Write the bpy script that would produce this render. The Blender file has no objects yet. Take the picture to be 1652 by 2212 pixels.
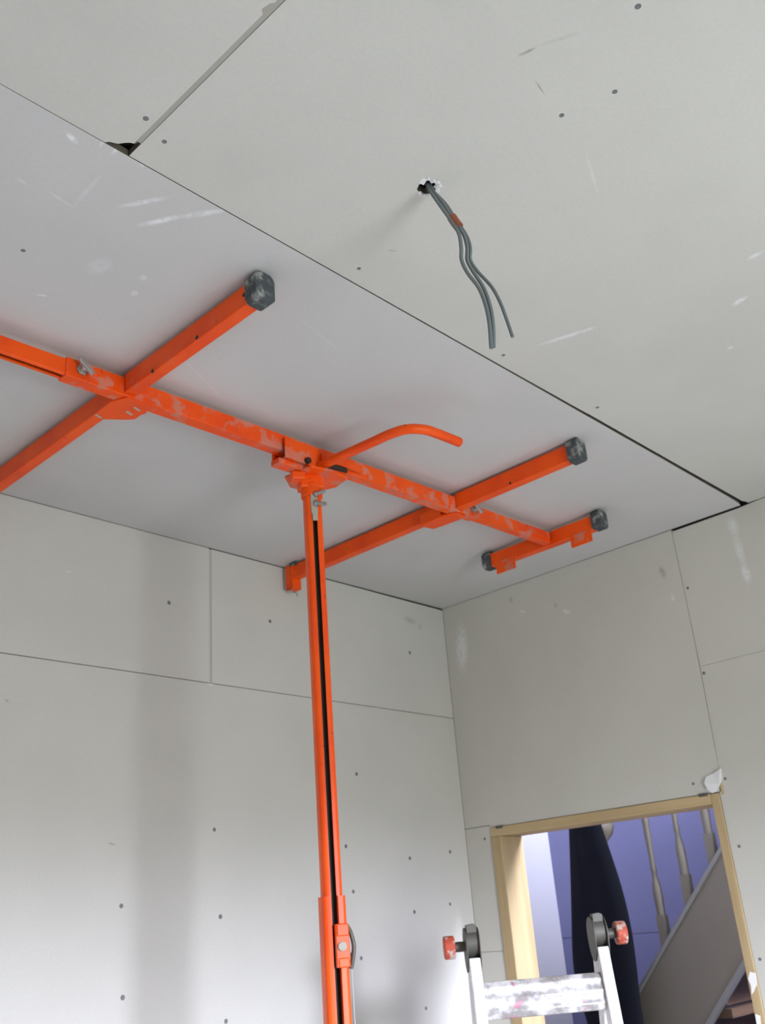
import bpy, bmesh, math, random
from mathutils import Vector, Matrix, Euler

HC = 2.8            # ceiling height; all coordinates below are metres, z measured from the ceiling
sc = bpy.context.scene
COL = sc.collection
rnd = random.Random(7)

# ------------------------------------------------------------------ camera
cam_d = bpy.data.cameras.new('camera')
cam = bpy.data.objects.new('camera', cam_d)
COL.objects.link(cam)
cam_d.sensor_fit = 'HORIZONTAL'
cam_d.sensor_width = 36.0
cam_d.lens = 2081.4243 / 1652 * 36.0
cam_d.clip_start = 0.05
cam_d.dof.use_dof = True            # the phone focused a little short
cam_d.dof.focus_distance = 1.15
cam_d.dof.aperture_fstop = 17.0
RC = Matrix.Rotation(-0.8354, 4, 'Z') @ Matrix.Rotation(1.9785, 4, 'X') @ Matrix.Rotation(-0.0804, 4, 'Z')
cam.matrix_world = Matrix.Translation((-2.7054, -2.1851, HC - 1.0842)) @ RC
sc.camera = cam

# ------------------------------------------------------------------ world, daylight, exposure
w = bpy.data.worlds.new('world')
sc.world = w
w.use_nodes = True
# overcast sky above the horizon, grass and paving below it
wn, wl = w.node_tree.nodes, w.node_tree.links
bg = wn['Background']
w_tc = wn.new('ShaderNodeTexCoord')
w_sep = wn.new('ShaderNodeSeparateXYZ')
w_mr = wn.new('ShaderNodeMapRange')
w_mr.interpolation_type = 'SMOOTHSTEP'
w_mr.inputs[1].default_value = -0.03
w_mr.inputs[2].default_value = 0.06
w_mx = wn.new('ShaderNodeMix')
w_mx.data_type = 'RGBA'
w_mx.inputs[6].default_value = (0.108, 0.118, 0.116, 1)
w_mx.inputs[7].default_value = (0.88, 0.92, 1.12, 1)
wl.new(w_tc.outputs['Generated'], w_sep.inputs[0])
wl.new(w_sep.outputs['Z'], w_mr.inputs[0])
wl.new(w_mr.outputs[0], w_mx.inputs[0])
wl.new(w_mx.outputs[2], bg.inputs['Color'])
bg.inputs['Strength'].default_value = 135.0


def window_portal(name, loc, direction, sx, sy):
    """tells the renderer where daylight enters; gives no light of its own"""
    d = bpy.data.lights.new(name, 'AREA')
    d.shape = 'RECTANGLE'
    d.size, d.size_y = sx, sy
    d.cycles.is_portal = True
    o = bpy.data.objects.new(name, d)
    COL.objects.link(o)
    o.location = (loc[0], loc[1], loc[2] + HC)
    o.rotation_euler = Vector(direction).to_track_quat('-Z', 'Z').to_euler()
    return o


WX0, WX1, WZ0, WZ1 = -2.12, -1.20, -1.95, -0.68      # window in the rear wall
SW0, SW1, SZ0, SZ1 = 0.50, 1.40, 0.30, 1.25           # landing window of the stairwell
window_portal('window_daylight', ((WX0 + WX1) / 2, -3.87, (WZ0 + WZ1) / 2), (0, 1, 0), WX1 - WX0, WZ1 - WZ0)
window_portal('stair_window_daylight', ((SW0 + SW1) / 2, -3.05, (SZ0 + SZ1) / 2), (0, 1, 0), SW1 - SW0, SZ1 - SZ0)

sc.cycles.max_bounces = 7
sc.cycles.caustics_reflective = False
sc.cycles.caustics_refractive = False
vs = sc.view_settings
vs.view_transform = 'Standard'
vs.look = 'None'
vs.gamma = 1.0
vs.use_curve_mapping = False
vs.exposure = 0.0


# ------------------------------------------------------------------ materials
def mat_new(name, color, rough=0.6, metal=0.0, spec=0.5):
    m = bpy.data.materials.new(name)
    m.use_nodes = True
    b = m.node_tree.nodes['Principled BSDF']
    b.inputs['Base Color'].default_value = (*color, 1)
    b.inputs['Roughness'].default_value = rough
    b.inputs['Metallic'].default_value = metal
    b.inputs['Specular IOR Level'].default_value = spec
    return m


def N(m, t, **kw):
    n = m.node_tree.nodes.new(t)
    for k, v in kw.items():
        setattr(n, k, v)
    return n


def L(m, a, b):
    m.node_tree.links.new(a, b)


def mixc(m, fac, a, b):
    n = N(m, 'ShaderNodeMix', data_type='RGBA')
    if hasattr(fac, 'is_output'):
        L(m, fac, n.inputs[0])
    else:
        n.inputs[0].default_value = fac
    for s, v in ((n.inputs[6], a), (n.inputs[7], b)):
        if hasattr(v, 'is_output'):
            L(m, v, s)
        else:
            s.default_value = (*v, 1)
    return n.outputs[2]


def noise(m, scale, detail=3, rough=0.5, vec=None):
    n = N(m, 'ShaderNodeTexNoise')
    n.inputs['Scale'].default_value = scale
    n.inputs['Detail'].default_value = detail
    n.inputs['Roughness'].default_value = rough
    if vec is not None:
        L(m, vec, n.inputs['Vector'])
    return n.outputs['Fac']


def ramp(m, src, lo, hi):
    n = N(m, 'ShaderNodeMapRange', interpolation_type='SMOOTHSTEP')
    n.inputs[1].default_value = lo
    n.inputs[2].default_value = hi
    L(m, src, n.inputs[0])
    return n.outputs[0]


def math_n(m, op, a, b):
    n = N(m, 'ShaderNodeMath', operation=op)
    for i, v in enumerate((a, b)):
        if hasattr(v, 'is_output'):
            L(m, v, n.inputs[i])
        else:
            n.inputs[i].default_value = v
    return n.outputs[0]


def obj_coord(m):
    return N(m, 'ShaderNodeTexCoord').outputs['Object']


def smear_mask(m, oc, lst, normal):
    """soft streaks of filler or dirt lying on a board, each with a place and a direction"""
    total = None
    for c, d, hl, hw, s in lst:
        d = Vector(d).normalized()
        n_ = Vector(normal)
        e = n_.cross(d)
        R = Matrix((d, e, n_)).transposed()
        mp = N(m, 'ShaderNodeMapping', vector_type='TEXTURE')
        mp.inputs['Location'].default_value = (c[0], c[1], c[2] + HC)
        mp.inputs['Rotation'].default_value = R.to_euler()
        mp.inputs['Scale'].default_value = (hl * 1.25, hw * 1.5, 1)
        L(m, oc, mp.inputs['Vector'])
        ln = N(m, 'ShaderNodeVectorMath', operation='LENGTH')
        L(m, mp.outputs[0], ln.inputs[0])
        f = ramp(m, ln.outputs['Value'], 1.0, 0.15)
        f = math_n(m, 'MULTIPLY', f, s)
        total = f if total is None else math_n(m, 'MAXIMUM', total, f)
    g = ramp(m, noise(m, 70, 3, 0.6, oc), 0.25, 0.6)          # broken up by the paper's grain
    return math_n(m, 'MULTIPLY', total, g)


def board_material(name, color, smears, darks, normal):
    m = mat_new(name, color, 0.85, 0, 0.25)
    b = m.node_tree.nodes['Principled BSDF']
    oc = obj_coord(m)
    big = ramp(m, noise(m, 1.7, 3, 0.55, oc), 0.3, 0.7)
    c = mixc(m, big, tuple(x * 0.955 for x in color), tuple(min(1, x * 1.035) for x in color))
    fine = ramp(m, noise(m, 140, 1, 0.6, oc), 0.25, 0.75)
    c = mixc(m, math_n(m, 'MULTIPLY', fine, 0.10), c, tuple(x * 0.72 for x in color))
    if smears:
        c = mixc(m, smear_mask(m, oc, smears, normal), c, (0.86, 0.88, 0.90))
    if darks:
        c = mixc(m, smear_mask(m, oc, darks, normal), c, (0.14, 0.13, 0.11))
    L(m, c, b.inputs['Base Color'])
    return m


SMEAR_C1 = [((-2.1954, -1.1767, 0.0), (0.92, 0.392, 0.0), 0.0137, 0.0047, 1.0), ((-2.0447, -1.1309, 0.0), (0.5546, -0.8321, 0.0), 0.0426, 0.0051, 0.75), ((-1.9998, -1.1125, 0.0), (0.5206, -0.8538, 0.0), 0.0424, 0.006, 0.9), ((-1.958, -1.1717, 0.0), (0.5958, -0.8031, 0.0), 0.0463, 0.006, 0.7), ((-2.1365, -1.1996, 0.0), (-0.0439, -0.999, 0.0), 0.0148, 0.0031, 0.7), ((-2.158, -1.1957, 0.0), (-0.221, -0.9753, 0.0), 0.0103, 0.0027, 0.6), ((-2.091, -1.1968, 0.0), (0.9744, 0.2248, 0.0), 0.0059, 0.0028, 0.6), ((-2.0477, -0.8097, 0.0), (0.8999, -0.436, 0.0), 0.0137, 0.0025, 0.9), ((-1.9247, -0.9202, 0.0), (-0.0752, -0.9972, 0.0), 0.0102, 0.0059, 0.6), ((-1.9381, -0.9687, 0.0), (-0.1403, -0.9901, 0.0), 0.0093, 0.0057, 0.5), ((-2.1233, -1.0937, 0.0), (0.0467, 0.9989, 0.0), 0.0555, 0.0036, 0.25), ((-2.1442, -1.0524, 0.0), (0.9847, 0.174, 0.0), 0.0266, 0.0022, 0.4), ((-2.0124, -0.9473, 0.0), (0.166, -0.9861, 0.0), 0.0295, 0.016, 0.25), ((-1.6596, -0.7626, 0.0), (0.9017, 0.4325, 0.0), 0.1813, 0.0039, 0.12), ((-1.5524, -1.0311, 0.0), (0.9724, 0.2335, 0.0), 0.0921, 0.0028, 0.12), ((-2.2083, -1.0501, 0.0), (0.9835, 0.181, 0.0), 0.0125, 0.0028, 0.35)]
SMEAR_C2 = [((-1.1869, -1.355, 0.0), (0.298, -0.9546, 0.0), 0.0615, 0.0066, 0.7), ((-1.021, -1.6545, 0.0), (-0.2643, -0.9644, 0.0), 0.0201, 0.0073, 0.8), ((-1.1373, -1.7397, 0.0), (-0.0563, -0.9984, 0.0), 0.0183, 0.006, 0.6), ((-0.8709, -1.5639, 0.0), (0.5916, -0.8062, 0.0), 0.0073, 0.0059, 0.5), ((-1.1731, -1.3971, 0.0), (0.1706, -0.9853, 0.0), 0.0177, 0.0047, 0.7), ((-1.5496, -1.6504, 0.0), (0.93, 0.3676, 0.0), 0.0519, 0.003, 0.3)]
DARK_C2 = [((-1.822, -1.7192, 0.0), (0.2988, -0.9543, 0.0), 0.015, 0.0025, 0.6), ((-1.8052, -1.7628, 0.0), (0.4315, -0.9021, 0.0), 0.0315, 0.0031, 0.15), ((-1.7565, -1.6953, 0.0), (0.9811, 0.1937, 0.0), 0.0185, 0.0013, 0.5), ((-1.6563, -1.3089, 0.0), (0.8611, -0.5084, 0.0), 0.0106, 0.002, 0.4)]
SMEAR_B = [((-0.0, -0.0723, -0.1676), (-0.0, 0.0796, -0.9968), 0.0939, 0.0253, 0.75), ((0.0, -1.1448, -0.0555), (0.0, -0.0849, -0.9964), 0.0351, 0.0153, 0.6), ((0.0, -1.1477, -0.1307), (0.0, -0.0624, -0.9981), 0.0566, 0.0124, 0.55), ((0.0, -1.1503, -0.2063), (0.0, -0.0737, -0.9973), 0.0348, 0.0122, 0.75), ((0.0, -0.5304, -0.1544), (0.0, -0.8516, -0.5242), 0.0167, 0.0078, 0.7), ((0.0, -0.3537, -0.1061), (0.0, -0.9308, -0.3656), 0.0151, 0.0048, 0.5), ((0.0, -0.9115, -0.2121), (0.0, -0.1384, -0.9904), 0.0158, 0.0057, 0.5)]
DARK_B = [((0.0, -0.8948, -0.125), (0.0, -0.2337, -0.9723), 0.024, 0.0087, 0.5), ((0.0, -0.315, -0.0511), (0.0, -0.5298, -0.8481), 0.0123, 0.0082, 0.4), ((0.0, -0.4921, -0.1218), (0.0, -0.7919, -0.6106), 0.0105, 0.0078, 0.3)]
SMEAR_A = [((-1.0684, 0.0, -0.4134), (0.993, 0.0, 0.1184), 0.0097, 0.0033, 0.9), ((-1.5232, 0.0, -0.17), (0.9938, 0.0, -0.1116), 0.012, 0.0024, 0.5)]
DARK_A = [((-1.3674, 0.0, -0.8444), (0.9713, 0.0, -0.2379), 0.0133, 0.0023, 0.5), ((-1.6623, 0.0, -0.5241), (0.8482, 0.0, -0.5297), 0.0071, 0.0027, 0.4), ((-0.1394, 0.0, -0.0911), (0.1255, 0.0, -0.9921), 0.0146, 0.0084, 0.3), ((-0.1908, 0.0, -0.0763), (0.9978, 0.0, -0.0661), 0.0368, 0.0116, 0.3)]

PAPER = (0.63, 0.62, 0.575)
M = {}
M['ceil1'] = board_material('plasterboard_ceiling_lifted', (0.618, 0.612, 0.602), SMEAR_C1, None, (0, 0, 1))
M['ceil2'] = board_material('plasterboard_ceiling', (0.625, 0.622, 0.578), SMEAR_C2, DARK_C2, (0, 0, 1))
M['wall_a'] = board_material('plasterboard_long_wall', PAPER, SMEAR_A, DARK_A, (0, 1, 0))
M['wall_b'] = board_material('plasterboard_door_wall', (0.62, 0.61, 0.545), SMEAR_B, DARK_B, (1, 0, 0))
M['wall_plain'] = board_material('plasterboard_plain', PAPER, None, None, (1, 0, 0))
M['void'] = mat_new('stud_void_shade', (0.045, 0.038, 0.03), 0.9)  # slab colour stands in for the shade between the studs
M['edge'] = mat_new('shaded_brown_paper_edge', (0.12, 0.10, 0.075), 0.9)  # brown paper, darkened further to carry the shade inside open joints
M['joint'] = mat_new('joint_paper', (0.40, 0.385, 0.34), 0.9)
M['joint_pale'] = mat_new('joint_paper_pale', (0.52, 0.51, 0.48), 0.9)
M['plaster'] = mat_new('white_gypsum', (0.85, 0.86, 0.86), 0.9)
M['screw'] = mat_new('phosphate_screw', (0.20, 0.20, 0.205), 0.6, 0.3)
M['floor'] = mat_new('chipboard_floor', (0.5, 0.42, 0.30), 0.8)
_o = obj_coord(M['floor'])
L(M['floor'], mixc(M['floor'], noise(M['floor'], 60, 4, 0.7, _o), (0.15, 0.142, 0.12), (0.22, 0.212, 0.188)), M['floor'].node_tree.nodes['Principled BSDF'].inputs['Base Color'])


def orange_material(name, worn):
    m = mat_new(name, (0.90, 0.09, 0.003), 0.45, 0, 0.28)
    b = m.node_tree.nodes['Principled BSDF']
    oc = obj_coord(m)
    c = mixc(m, ramp(m, noise(m, 9, 3, 0.5, oc), 0.35, 0.7), (0.93, 0.098, 0.003), (0.84, 0.070, 0.004))
    dust = math_n(m, 'MULTIPLY', ramp(m, noise(m, 26, 5, 0.6, oc), 0.66 - 0.16 * worn, 0.72 - 0.1 * worn), 0.55 * min(1, worn + 0.15))
    c = mixc(m, dust, c, (0.46, 0.30, 0.24))
    chip = math_n(m, 'MULTIPLY', ramp(m, noise(m, 75, 4, 0.6, oc), 0.67, 0.72), 0.75)
    c = mixc(m, chip, c, (0.10, 0.05, 0.035))
    L(m, c, b.inputs['Base Color'])
    r = math_n(m, 'ADD', math_n(m, 'MULTIPLY', dust, 0.5), 0.38)
    L(m, r, b.inputs['Roughness'])
    return m


M['orange'] = orange_material('orange_paint', 0.25)
M['orange_worn_shade'] = orange_material('orange_paint_dusty_shade', 1.0)  # real dust on the beam; also stands for shade on head and lips
M['orange_clean'] = orange_material('orange_paint_clean', 0.0)
M['rubber'] = mat_new('grey_rubber_cap', (0.09, 0.10, 0.105), 0.75)
_c = mixc(M['rubber'], ramp(M['rubber'], noise(M['rubber'], 45, 4, 0.6, obj_coord(M['rubber'])), 0.48, 0.7), (0.055, 0.065, 0.07), (0.32, 0.33, 0.31))
L(M['rubber'], _c, M['rubber'].node_tree.nodes['Principled BSDF'].inputs['Base Color'])
M['steel'] = mat_new('zinc_steel', (0.42, 0.42, 0.40), 0.45, 0.8)
M['dark_steel_shade'] = mat_new('dark_steel_and_slot_shade', (0.035, 0.025, 0.018), 0.6, 0.3)  # dark steel parts, and the shade put inside slots
M['dusty_steel'] = mat_new('plaster_dusted_steel', (0.45, 0.42, 0.36), 0.8, 0.1)
M['wire'] = mat_new('steel_wire', (0.38, 0.40, 0.43), 0.55, 0.4)
M['cable'] = mat_new('grey_cable_sheath', (0.155, 0.18, 0.185), 0.5)
M['tape'] = mat_new('brown_tape', (0.26, 0.075, 0.035), 0.6)

M['alu'] = mat_new('splattered_aluminium', (0.8, 0.8, 0.8), 0.45, 0.1)
_m = M['alu']
_oc = obj_coord(_m)
_c = mixc(_m, ramp(_m, noise(_m, 30, 4, 0.6, _oc), 0.42, 0.62), (0.70, 0.70, 0.71), (0.90, 0.90, 0.90))
L(_m, mixc(_m, ramp(_m, noise(_m, 60, 4, 0.65, _oc), 0.64, 0.72), _c, (0.22, 0.19, 0.18)), _m.node_tree.nodes['Principled BSDF'].inputs['Base Color'])
M['rung'] = mat_new('splattered_rung', (0.7, 0.7, 0.7), 0.5, 0.3)
_m = M['rung']
_oc = obj_coord(_m)
_c = mixc(_m, ramp(_m, noise(_m, 24, 5, 0.65, _oc), 0.35, 0.62), (0.36, 0.34, 0.33), (0.86, 0.86, 0.86))
_c = mixc(_m, ramp(_m, noise(_m, 20, 3, 0.6, _oc), 0.62, 0.7), _c, (0.62, 0.26, 0.33))
L(_m, _c, _m.node_tree.nodes['Principled BSDF'].inputs['Base Color'])
M['hinge'] = mat_new('dirty_hinge_steel', (0.13, 0.125, 0.11), 0.55, 0.5)
M['knob'] = mat_new('orange_plastic_knob', (0.62, 0.11, 0.05), 0.55)
_m = M['knob']
L(_m, mixc(_m, ramp(_m, noise(_m, 55, 4, 0.6, obj_coord(_m)), 0.5, 0.64), (0.50, 0.075, 0.035), (0.55, 0.45, 0.40)), _m.node_tree.nodes['Principled BSDF'].inputs['Base Color'])


def wood_material(name, c0, c1, axis):
    m = mat_new(name, c0, 0.65)
    oc = obj_coord(m)
    mp = N(m, 'ShaderNodeMapping')
    s = [28, 28, 28]
    s[axis] = 1.6
    mp.inputs['Scale'].default_value = s
    L(m, oc, mp.inputs['Vector'])
    c = mixc(m, ramp(m, noise(m, 1.0, 4, 0.6, mp.outputs[0]), 0.3, 0.7), c0, c1)
    L(m, c, m.node_tree.nodes['Principled BSDF'].inputs['Base Color'])
    return m


M['pine_v'] = wood_material('pine_upright', (0.52, 0.395, 0.215), (0.43, 0.31, 0.155), 2)
M['pine_h'] = wood_material('pine_crosswise', (0.60, 0.46, 0.26), (0.48, 0.35, 0.18), 1)
M['lilac'] = mat_new('lilac_wall_paint', (0.26, 0.265, 0.46), 0.8)
_m = M['lilac']
L(_m, mixc(_m, ramp(_m, noise(_m, 2.2, 4, 0.6, obj_coord(_m)), 0.3, 0.7), (0.215, 0.22, 0.375), (0.24, 0.245, 0.42)), _m.node_tree.nodes['Principled BSDF'].inputs['Base Color'])
M['hall_white'] = mat_new('pale_hall_surface', (0.65, 0.64, 0.68), 0.8)  # one even pale tone, lighter than the lilac wall
M['stair'] = mat_new('primed_stair_timber', (0.225, 0.20, 0.145), 0.6)
M['stair_edge'] = mat_new('pale_stair_bead', (0.27, 0.265, 0.235), 0.6)
M['tread'] = wood_material('brown_stair_tread', (0.13, 0.075, 0.04), (0.08, 0.045, 0.025), 0)
M['cloth'] = mat_new('black_cloth', (0.005, 0.006, 0.010), 0.9, 0, 0.2)
M['window_white'] = mat_new('white_window_frame', (0.8, 0.8, 0.8), 0.4)
M['glass'] = bpy.data.materials.new('window_glass')
M['glass'].use_nodes = True
_nt = M['glass'].node_tree
_nt.nodes.clear()
_out = _nt.nodes.new('ShaderNodeOutputMaterial')
_mx = _nt.nodes.new('ShaderNodeMixShader')
_tr = _nt.nodes.new('ShaderNodeBsdfTransparent')
_gl = _nt.nodes.new('ShaderNodeBsdfGlossy')
_gl.inputs['Roughness'].default_value = 0.02
_mx.inputs[0].default_value = 0.06
_nt.links.new(_tr.outputs[0], _mx.inputs[1])
_nt.links.new(_gl.outputs[0], _mx.inputs[2])
_nt.links.new(_mx.outputs[0], _out.inputs[0])


# ------------------------------------------------------------------ mesh helpers
def bm_box(bm, lo, hi, rot=None, center=None):
    """axis box, optionally turned about its centre by a 3x3 matrix"""
    vs_ = []
    c = Vector([(a + b) / 2 for a, b in zip(lo, hi)])
    h = Vector([abs(b - a) / 2 for a, b in zip(lo, hi)])
    for sx in (-1, 1):
        for sy in (-1, 1):
            for sz in (-1, 1):
                v = Vector((sx * h.x, sy * h.y, sz * h.z))
                if rot is not None:
                    v = rot @ v
                vs_.append(bm.verts.new(c + v))
    q = vs_
    for f in ((0, 1, 3, 2), (4, 6, 7, 5), (0, 4, 5, 1), (2, 3, 7, 6), (0, 2, 6, 4), (1, 5, 7, 3)):
        bm.faces.new([q[i] for i in f])
    return q


def bm_prism(bm, poly, org, ax, ay, az, length):
    """polygon poly (2-D list) in the plane ax, ay at org, extruded along az"""
    org, ax, ay, az = Vector(org), Vector(ax), Vector(ay), Vector(az)
    a = [bm.verts.new(org + ax * p[0] + ay * p[1]) for p in poly]
    b = [bm.verts.new(v.co + az * length) for v in a]
    n = len(poly)
    bm.faces.new(a)
    bm.faces.new(list(reversed(b)))
    for i in range(n):
        bm.faces.new((a[i], b[i], b[(i + 1) % n], a[(i + 1) % n]))


def frame_of(d):
    d = Vector(d).normalized()
    up = Vector((0, 0, 1)) if abs(d.z) < 0.95 else Vector((1, 0, 0))
    s = d.cross(up).normalized()
    return s, s.cross(d).normalized(), d


def bm_bar(bm, p, q, w_, h_):
    """rectangular bar from p to q, w_ sideways, h_ upright"""
    s, u, d = frame_of(Vector(q) - Vector(p))
    ln = (Vector(q) - Vector(p)).length
    bm_prism(bm, [(-w_ / 2, -h_ / 2), (w_ / 2, -h_ / 2), (w_ / 2, h_ / 2), (-w_ / 2, h_ / 2)], p, s, u, d, ln)


def bm_cyl(bm, p, q, r, seg=16, r2=None):
    s, u, d = frame_of(Vector(q) - Vector(p))
    r2 = r if r2 is None else r2
    p, q = Vector(p), Vector(q)
    a = [bm.verts.new(p + (s * math.cos(t) + u * math.sin(t)) * r) for t in [2 * math.pi * i / seg for i in range(seg)]]
    b = [bm.verts.new(q + (s * math.cos(t) + u * math.sin(t)) * r2) for t in [2 * math.pi * i / seg for i in range(seg)]]
    bm.faces.new(a)
    bm.faces.new(list(reversed(b)))
    for i in range(seg):
        bm.faces.new((a[i], b[i], b[(i + 1) % seg], a[(i + 1) % seg]))


def bm_tube(bm, pts, r, seg=12, smooth=6):
    """round tube through a Catmull-Rom curve"""
    P = [Vector(p) for p in pts]
    C = []
    for i in range(len(P) - 1):
        p0 = P[i - 1] if i else P[0] * 2 - P[1]
        p3 = P[i + 2] if i + 2 < len(P) else P[-1] * 2 - P[-2]
        for k in range(smooth):
            t = k / smooth
            C.append(0.5 * ((2 * P[i]) + (P[i + 1] - p0) * t + (2 * p0 - 5 * P[i] + 4 * P[i + 1] - p3) * t * t + (3 * P[i] - p0 - 3 * P[i + 1] + p3) * t ** 3))
    C.append(P[-1])
    rings = []
    s = None
    for i, c in enumerate(C):
        d = (C[min(i + 1, len(C) - 1)] - C[max(i - 1, 0)]).normalized()
        if s is None:
            s = frame_of(d)[0]
        s = (s - d * s.dot(d)).normalized()
        u = d.cross(s)
        rings.append([bm.verts.new(c + (s * math.cos(t) + u * math.sin(t)) * r) for t in [2 * math.pi * k / seg for k in range(seg)]])
    for a, b in zip(rings, rings[1:]):
        for i in range(seg):
            bm.faces.new((a[i], a[(i + 1) % seg], b[(i + 1) % seg], b[i]))
    bm.faces.new(list(reversed(rings[0])))
    bm.faces.new(rings[-1])


def bm_lathe(bm, prof, cx, cy, seg=14):
    """profile [(r, z)] turned about the vertical through (cx, cy)"""
    rings = []
    for r, z in prof:
        rings.append([bm.verts.new((cx + r * math.cos(2 * math.pi * k / seg), cy + r * math.sin(2 * math.pi * k / seg), z)) for k in range(seg)])
    for a, b in zip(rings, rings[1:]):
        for i in range(seg):
            bm.faces.new((a[i], a[(i + 1) % seg], b[(i + 1) % seg], b[i]))
    bm.faces.new(list(reversed(rings[0])))
    bm.faces.new(rings[-1])


def obj(name, bm, mat, parent=None, bevel=0.0, smooth=False, seg=2):
    bmesh.ops.recalc_face_normals(bm, faces=bm.faces[:])
    bmesh.ops.translate(bm, verts=bm.verts[:], vec=(0, 0, HC))
    me = bpy.data.meshes.new(name)
    bm.to_mesh(me)
    bm.free()
    o = bpy.data.objects.new(name, me)
    COL.objects.link(o)
    if isinstance(mat, (list, tuple)):
        for k in mat:
            me.materials.append(M[k])
    else:
        me.materials.append(M[mat])
    if smooth:
        for p in me.polygons:
            p.use_smooth = True
        try:
            me.set_sharp_from_angle(angle=math.radians(42))
        except Exception:
            pass
    if bevel > 0:
        bv = o.modifiers.new('bevel', 'BEVEL')
        bv.width = bevel
        bv.segments = seg
        bv.limit_method = 'ANGLE'
        bv.angle_limit = math.radians(40)
    if parent is not None:
        attach(o, parent)
    return o


def attach(o, parent):
    o.parent = parent
    # children keep room coordinates
    o.matrix_parent_inverse = Matrix.Translation(-parent.location)


def tag(o, label, cat=None, kind=None, group=None):
    o['label'] = label
    if cat:
        o['category'] = cat
    if kind:
        o['kind'] = kind
    if group:
        o['group'] = group
    return o


def thing(name, loc, label, cat, kind=None):
    o = bpy.data.objects.new(name, None)
    COL.objects.link(o)
    o.location = (loc[0], loc[1], loc[2] + HC)
    o.empty_display_size = 0.1
    return tag(o, label, cat, kind)


def box_obj(name, lo, hi, mat, parent=None, bevel=0.0):
    bm = bmesh.new()
    bm_box(bm, lo, hi)
    return obj(name, bm, mat, parent, bevel)


# ================================================================== the room
XL, YR = -4.3, -3.8          # far side wall and rear (window) wall
BT = 0.0125                  # board thickness

# --- ceiling: dark slab standing for shade in the void behind the boards, boards as parts
ceiling = box_obj('ceiling', (XL - 0.12, YR - 0.12, BT + 0.012), (0.12, 0.12, BT + 0.1), 'void')
tag(ceiling, 'unplastered ceiling of grey plasterboard sheets with open joints', 'ceiling', 'structure')


def ceil_board(poly, mat, hole=None):
    bm = bmesh.new()
    if hole is None:
        bm_prism(bm, poly, (0, 0, 0), (1, 0, 0), (0, 1, 0), (0, 0, 1), BT)
    else:
        c, r = hole
        seg = 20
        edges = []
        ov = [bm.verts.new((p[0], p[1], 0)) for p in poly]
        for i in range(len(ov)):
            edges.append(bm.edges.new((ov[i], ov[(i + 1) % len(ov)])))
        hv = []
        for i in range(seg):
            t = 2 * math.pi * i / seg
            rr = r * (1 + 0.12 * math.sin(3 * t + 1) + 0.08 * math.sin(7 * t))
            hv.append(bm.verts.new((c[0] + rr * math.cos(t), c[1] + rr * math.sin(t), 0)))
        for i in range(seg):
            edges.append(bm.edges.new((hv[i], hv[(i + 1) % seg])))
        bmesh.ops.triangle_fill(bm, use_beauty=True, use_dissolve=False, edges=edges)
        r_ = bmesh.ops.extrude_face_region(bm, geom=bm.faces[:])
        bmesh.ops.translate(bm, verts=[g for g in r_['geom'] if isinstance(g, bmesh.types.BMVert)], vec=(0, 0, BT))
    bm.normal_update()
    for f in bm.faces:
        if abs(f.normal.z) < 0.5:
            f.material_index = 1
    return obj('plasterboard', bm, [mat, 'edge'], ceiling)


JX = -2.1195                # cross joint between the two sheets nearer the window
HOLE = (-1.7275, -1.4535)
cb_lift = ceil_board([(-2.55, -0.001), (-2.55, -1.1999), (-2.12, -1.1994), (-1.70, -1.1984), (-1.1, -1.1962), (-0.86, -1.1945), (-0.5, -1.1925), (-0.08, -1.1890), (-0.02, -1.1865), (-0.002, -1.183),
                      (-0.0005, -0.001)], 'ceil1')
cb_wire = ceil_board([(JX + 0.004, -1.2010), (-1.2, -1.2005), (-0.9, -1.2015), (-0.86, -1.2025), (-0.4, -1.2010), (-0.03, -1.2010), (-0.018, -1.206), (-0.002, -1.207), (-0.004, -2.4),
                      (JX + 0.004, -2.4)], 'ceil2', (HOLE, 0.0150))
cb_near = ceil_board([(XL, -1.2003), (-2.156, -1.2006), (-2.152, -1.2055), (-2.147, -1.2075), (-2.140, -1.2110), (-2.134, -1.2190), (-2.128, -1.2245), (JX - 0.004, -1.2260), (JX - 0.004, -1.522),
                      (JX - 0.010, -1.527), (JX - 0.0075, -1.540), (JX - 0.004, -1.545), (JX - 0.004, -2.4), (XL, -2.4)], 'ceil2')
ceil_board([(-2.553, -0.001), (XL, -0.001), (XL, -1.1985), (-2.553, -1.1985)], 'ceil2')
ceil_board([(XL, -2.402), (0, -2.402), (0, -3.6), (XL, -3.6)], 'ceil2')
ceil_board([(XL, -3.602), (0, -3.602), (0, YR), (XL, YR)], 'ceil2')
# paper-backed cross joint, a shallow groove
box_obj('joint_strip', (JX - 0.012, -2.4, 0.0009), (JX + 0.012, -1.232, 0.011), 'joint', ceiling)
# batten seen in the broken corner
box_obj('batten', (-2.17, -1.24, 0.010), (-2.08, -1.218, 0.024), 'joint_pale', ceiling)
# crumbled gypsum edge around the wire hole
bm = bmesh.new()
for k in range(13):
    t = 0.55 + 2 * math.pi * k / 13
    big = 1.0 if (-0.9 < math.sin(t - 1.9)) else 0.5
    if math.cos(t - 2.6) > 0.75:
        continue
    rr = 0.0160 + rnd.uniform(0, 0.004)
    c = Vector((HOLE[0] + rr * math.cos(t), HOLE[1] + rr * math.sin(t), -0.0004))
    sz = rnd.uniform(0.0035, 0.007) * big
    rt = Euler((rnd.uniform(-.4, .4), rnd.uniform(-.4, .4), rnd.uniform(0, 3))).to_matrix()
    bm_box(bm, c - Vector((sz, sz * 0.7, 0.0012)), c + Vector((sz, sz * 0.7, 0.0012)), rt)
obj('crumbled_gypsum', bm, 'plaster', cb_wire, 0.0006)['kind'] = 'stuff'

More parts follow.
